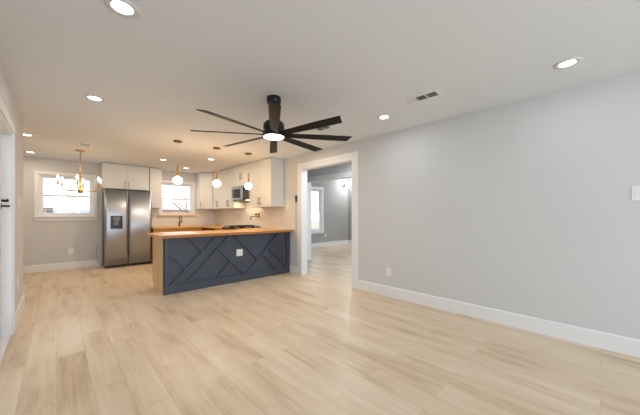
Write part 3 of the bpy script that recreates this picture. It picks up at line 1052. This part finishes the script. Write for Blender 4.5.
# ceiling fan
fx, fy, zb = 1.630, 2.375, 2.050
t = thing('ceiling_fan', 'black eight-blade ceiling fan with a round light under its hub', 'ceiling fan', (fx, fy, H))
obj('canopy', MB().lathe([(0, H-0.001), (0.073, H-0.001), (0.074, H-0.02), (0.070, H-0.062), (0.060, H-0.070), (0, H-0.070)], fx, fy, 40), M['black_metal'], t)
obj('downrod', MB().lathe([(0, H-0.06), (0.018, H-0.06), (0.018, 2.2), (0, 2.2)], fx, fy, 20), M['black_metal'], t)
obj('motor_housing', MB().lathe([(0, 2.215), (0.03, 2.215), (0.035, 2.195), (0.085, 2.185), (0.104, 2.165), (0.110, 2.13), (0.110, 2.112), (0.102, 2.108), (0.102, 2.086), (0.114, 2.080), (0.116, 2.040), (0.112, 2.030), (0, 2.030)], fx, fy, 48), M['black_metal'], t)
obj('light_lens', MB().lathe([(0.104, 2.0295), (0.105, 2.026), (0.095, 2.021), (0, 2.017)], fx, fy, 48), M['fan_lens'], t)['label'] = 'lit white round lens'
R0, R1, BWD, TILT = 0.095, 0.832, 0.098, math.radians(13)
for k in range(8):
    a = math.radians(11+45*k)
    mb = MB()
    n = 8
    top, bot = [], []
    for i in range(n+1):
        r = R0+(R1-R0)*i/n
        w = 0.070+(BWD-0.070)*min(1, (i/n)*1.6)
        for sgn in (-1, 1):
            rr = r-(0.035 if (i == n and sgn > 0) else 0)
            u = sgn*w/2
            zz = -u*math.sin(TILT)
            uu = u*math.cos(TILT)
            top.append(mb.bm.verts.new((fx+rr*math.cos(a)-uu*math.sin(a), fy+rr*math.sin(a)+uu*math.cos(a), zb+zz+0.004)))
            bot.append(mb.bm.verts.new((fx+rr*math.cos(a)-uu*math.sin(a), fy+rr*math.sin(a)+uu*math.cos(a), zb+zz-0.004)))
    fs = []
    for i in range(n):
        q = (2*i, 2*i+1, 2*i+3, 2*i+2)
        fs.append(mb.bm.faces.new([top[j] for j in q]))
        fs.append(mb.bm.faces.new([bot[j] for j in reversed(q)]))
        fs.append(mb.bm.faces.new((top[2*i], top[2*i+2], bot[2*i+2], bot[2*i])))
        fs.append(mb.bm.faces.new((top[2*i+1], bot[2*i+1], bot[2*i+3], top[2*i+3])))
    fs.append(mb.bm.faces.new((top[0], bot[0], bot[1], top[1])))
    fs.append(mb.bm.faces.new((top[-2], top[-1], bot[-1], bot[-2])))
    bmesh.ops.recalc_face_normals(mb.bm, faces=fs)
    obj('blade', mb, M['blade'], t)
fl = bpy.data.lights.new('fan_lamp', 'AREA')
fl.shape, fl.size, fl.energy, fl.color = 'DISK', 0.19, 5, (0.97, 0.98, 1.0)
flo = bpy.data.objects.new('fan_lamp', fl)
C.collection.objects.link(flo)
flo.parent = t
flo.location = (0, 0, 2.012-H)

# pendants


def pendant(x, y, label):
    t = thing('pendant_light', label, 'pendant light', (x, y, H), 'globe pendants over the peninsula')
    obj('canopy', MB().lathe([(0, H-0.001), (0.066, H-0.001), (0.066, H-0.018), (0.05, H-0.026), (0, H-0.026)], x, y, 32), M['bronze'], t)
    obj('cord', MB().tube([(x, y, H-0.024), (x, y, 2.045)], 0.0013, 6), M['cord'], t)
    obj('stem', MB().lathe([(0, 2.05), (0.013, 2.05), (0.015, 2.03), (0.015, 1.885), (0.022, 1.875), (0.024, 1.848), (0, 1.848)], x, y, 20), M['brass'], t)
    g = MB()
    prof = []
    zc, r = 1.787, 0.068
    for k in range(17):
        a = PI/2-PI*k/16
        prof.append((max(0, r*math.cos(a)), zc+r*0.92*math.sin(a)))
    prof[0] = (0, prof[0][1])
    prof[-1] = (0, prof[-1][1])
    g.lathe(prof, x, y, 32)
    obj('glass_globe', g, M['globe'], t)['label'] = 'glowing white glass globe'
    return t


pn = pendant(1.435, 4.86, 'lit globe pendant in front of the kitchen window, leftmost of three')
dup(pn, (2.093, 4.86, H), 'lit globe pendant in front of the corner cabinets, middle of three')
dup(pn, (2.730, 4.86, H), 'lit globe pendant beside the microwave, rightmost of three')

# chandelier
cx, cy = 0.32, 6.862
t = thing('chandelier', 'brass six-arm candle chandelier hanging before the dining window', 'chandelier', (cx, cy, H))
obj('canopy', MB().lathe([(0, H-0.001), (0.075, H-0.001), (0.075, H-0.014), (0.06, H-0.022), (0, H-0.022)], cx, cy, 32), M['brass'], t)
obj('rod', MB().lathe([(0, H-0.02), (0.008, H-0.02), (0.008, 1.93), (0, 1.93)], cx, cy, 16), M['brass'], t)
obj('hub', MB().lathe([(0, 1.945), (0.012, 1.945), (0.020, 1.92), (0.024, 1.73), (0.038, 1.71), (0.040, 1.645), (0.028, 1.632), (0, 1.630)], cx, cy, 24), M['brass'], t)
RA = 0.325
for k in range(6):
    a = math.radians(20+60*k)
    ca, sa = math.cos(a), math.sin(a)
    pts = []
    for q in range(11):
        u = q/10
        r = 0.03+(RA-0.03)*math.sin(u*PI/2)**0.9
        z = 1.672+0.085*(1-math.cos(u*PI/2))**1.6
        pts.append((cx+r*ca, cy+r*sa, z))
    pts.append((cx+RA*ca, cy+RA*sa, 1.775))
    ar = obj('arm', MB().tube(pts, 0.0065, 8), M['brass'], t)
    x, y = cx+RA*ca, cy+RA*sa
    obj('candle_cup', MB().lathe([(0, 1.77), (0.016, 1.772), (0.020, 1.785), (0, 1.785)], x, y, 16), M['brass'], ar)
    obj('candle_sleeve', MB().lathe([(0, 1.784), (0.0115, 1.784), (0.0115, 1.865), (0, 1.865)], x, y, 16), M['candle'], ar)
    obj('bulb', MB().lathe([(0, 1.864), (0.008, 1.866), (0.0125, 1.885), (0.011, 1.905), (0.005, 1.93), (0, 1.938)], x, y, 16), M['bulb'], ar)

# ------------------------------------------------------------------ room beyond the doorway
t = thing('smoke_detector', 'round dark wall device high up in the room beyond the doorway', 'detector', (8.72, RY1, 2.47))
obj('detector_body', MB().disc((8.72, RY1-0.018, 2.47), 0.085, 0.036, 'Y', 28), M['vent_grey'], t)
obj('detector_cap', MB().disc((8.72, RY1-0.042, 2.47), 0.055, 0.012, 'Y', 24), M['dark_plastic'], t)
t = thing('return_vent', 'grey slotted vent high on the far wall beyond the doorway', 'vent', (8.80, RY1, 2.80))
obj('vent_frame', MB().box(8.62, 8.97, RY1-0.012, RY1, 2.70, 2.88, 0.002), M['vent_grey'], t)
g = MB()
for k in range(6):
    g.box(8.64, 8.95, RY1-0.020, RY1-0.011, 2.715+k*0.027, 2.730+k*0.027)
obj('louvre', g, M['grey_plastic'], t)
plate('wall_outlet', 'white outlet under the window in the room beyond the doorway', 'outlet', (7.62, RY1, 0.42), 'Y', -1, 'outlet')
t = downlight(8.78, 7.02, 'recessed ceiling light washing the far wall beyond the doorway', LC, NEUTRAL, 30.0, z=RH)
downlight(4.27, 3.6, 'added unseen fill light in the hall ceiling just beyond the doorway', LC, NEUTRAL, 11.0)  # fill lamp added out of view to brighten the hall

# ------------------------------------------------------------------ outdoors
ZG = -0.55
struct('ground', MB().box(-40, 60, YB+0.16, 80, ZG-0.1, ZG).box(-40, XL-0.145, -30, YB+0.16, ZG-0.1, ZG), M['lawn'])
struct('ground_porch', MB().box(-3.2, XL-0.145, 1.5, YN-0.15, ZG, -0.06), M['concrete'])
tag(obj('street', MB().box(-40, 60, 15.5, 21, ZG-0.02, ZG+0.02), M['concrete']), 'pale concrete street outside the windows', 'street')


def house(label, x0, x1, y0, glass, garage):
    t = thing('house', label, 'house', ((x0+x1)/2, y0, ZG))
    obj('wall', MB().box(x0, x1, y0, y0+7, ZG, 1.95), M['brick'], t)
    rf = MB().prism([(y0-0.6, 1.90), (y0+3.5, 2.65), (y0+7.6, 1.90), (y0+7.6, 1.80), (y0+3.5, 2.5), (y0-0.6, 1.80)], 'X', x0-0.5, x1+0.5)
    obj('roof', rf, M['roof'], t)
    obj('fascia', MB().box(x0-0.5, x1+0.5, y0-0.64, y0-0.60, 1.72, 1.93), M['white_siding'], t)
    for a, b in glass:
        w = obj('window', MB().box(a, b, y0-0.06, y0-0.001, 0.72, 1.66), M['white_siding'], t)
        obj('pane', MB().box(a+0.07, b-0.07, y0-0.08, y0-0.061, 0.79, 1.60), M['house_glass'], w)
    for a, b in garage:
        obj('garage_door', MB().box(a, b, y0-0.05, y0-0.001, ZG, 1.45), M['white_siding'], t)
    return t


h1 = house('pale red brick house across the street seen through the dining window', -4.0, 3.2, 27, [(-3.4, -2.2), (-0.62, 0.05), (1.17, 1.85)], [])
for x in (0.10, 0.95):
    obj('porch_post', MB().box(x, x+0.18, 26.5, 26.66, ZG, 1.74), M['white_siding'], h1)
house('pale red brick house with white garage seen through the kitchen window', 4.6, 13.0, 27, [(5.0, 5.9)], [(7.75, 10.6)])


def tree(label, x, y, seed, h):
    rnd = random.Random(seed)
    mb = MB()

    def grow(p, d, L, r, depth):
        pts, rs = [p], [r]
        q = p.copy()
        dd = d.copy()
        for i in range(4):
            dd = (dd+Vector((rnd.uniform(-.25, .25), rnd.uniform(-.25, .25), rnd.uniform(-.08, .16)))).normalized()
            q = q+dd*L/4
            pts.append(q.copy())
            rs.append(r*(1-0.12*(i+1)))
        mb.tube([tuple(v) for v in pts], rs, 6 if depth < 2 else 4)
        if depth < 4:
            for k in range(3 if depth < 3 else 2):
                j = rnd.choice((2, 3, 4))
                nd = (dd*0.6+Vector((rnd.uniform(-1, 1), rnd.uniform(-1, 1), rnd.uniform(-.1, .7)))).normalized()
                grow(pts[j], nd, L*rnd.uniform(.55, .78), rs[j]*0.55, depth+1)
    grow(Vector((x, y, ZG)), Vector((0, 0, 1)), h, 0.11, 0)
    return tag(obj('bare_tree', mb, M['bark']), label, 'tree')


tree('bare winter tree outside the kitchen window', 4.22, 11.6, 5, 3.0)
tree('bare winter tree outside the dining window', -0.75, 14.6, 3, 2.6)
tree('bare winter tree outside the window of the room beyond', 15.8, 24.5, 8, 2.6)
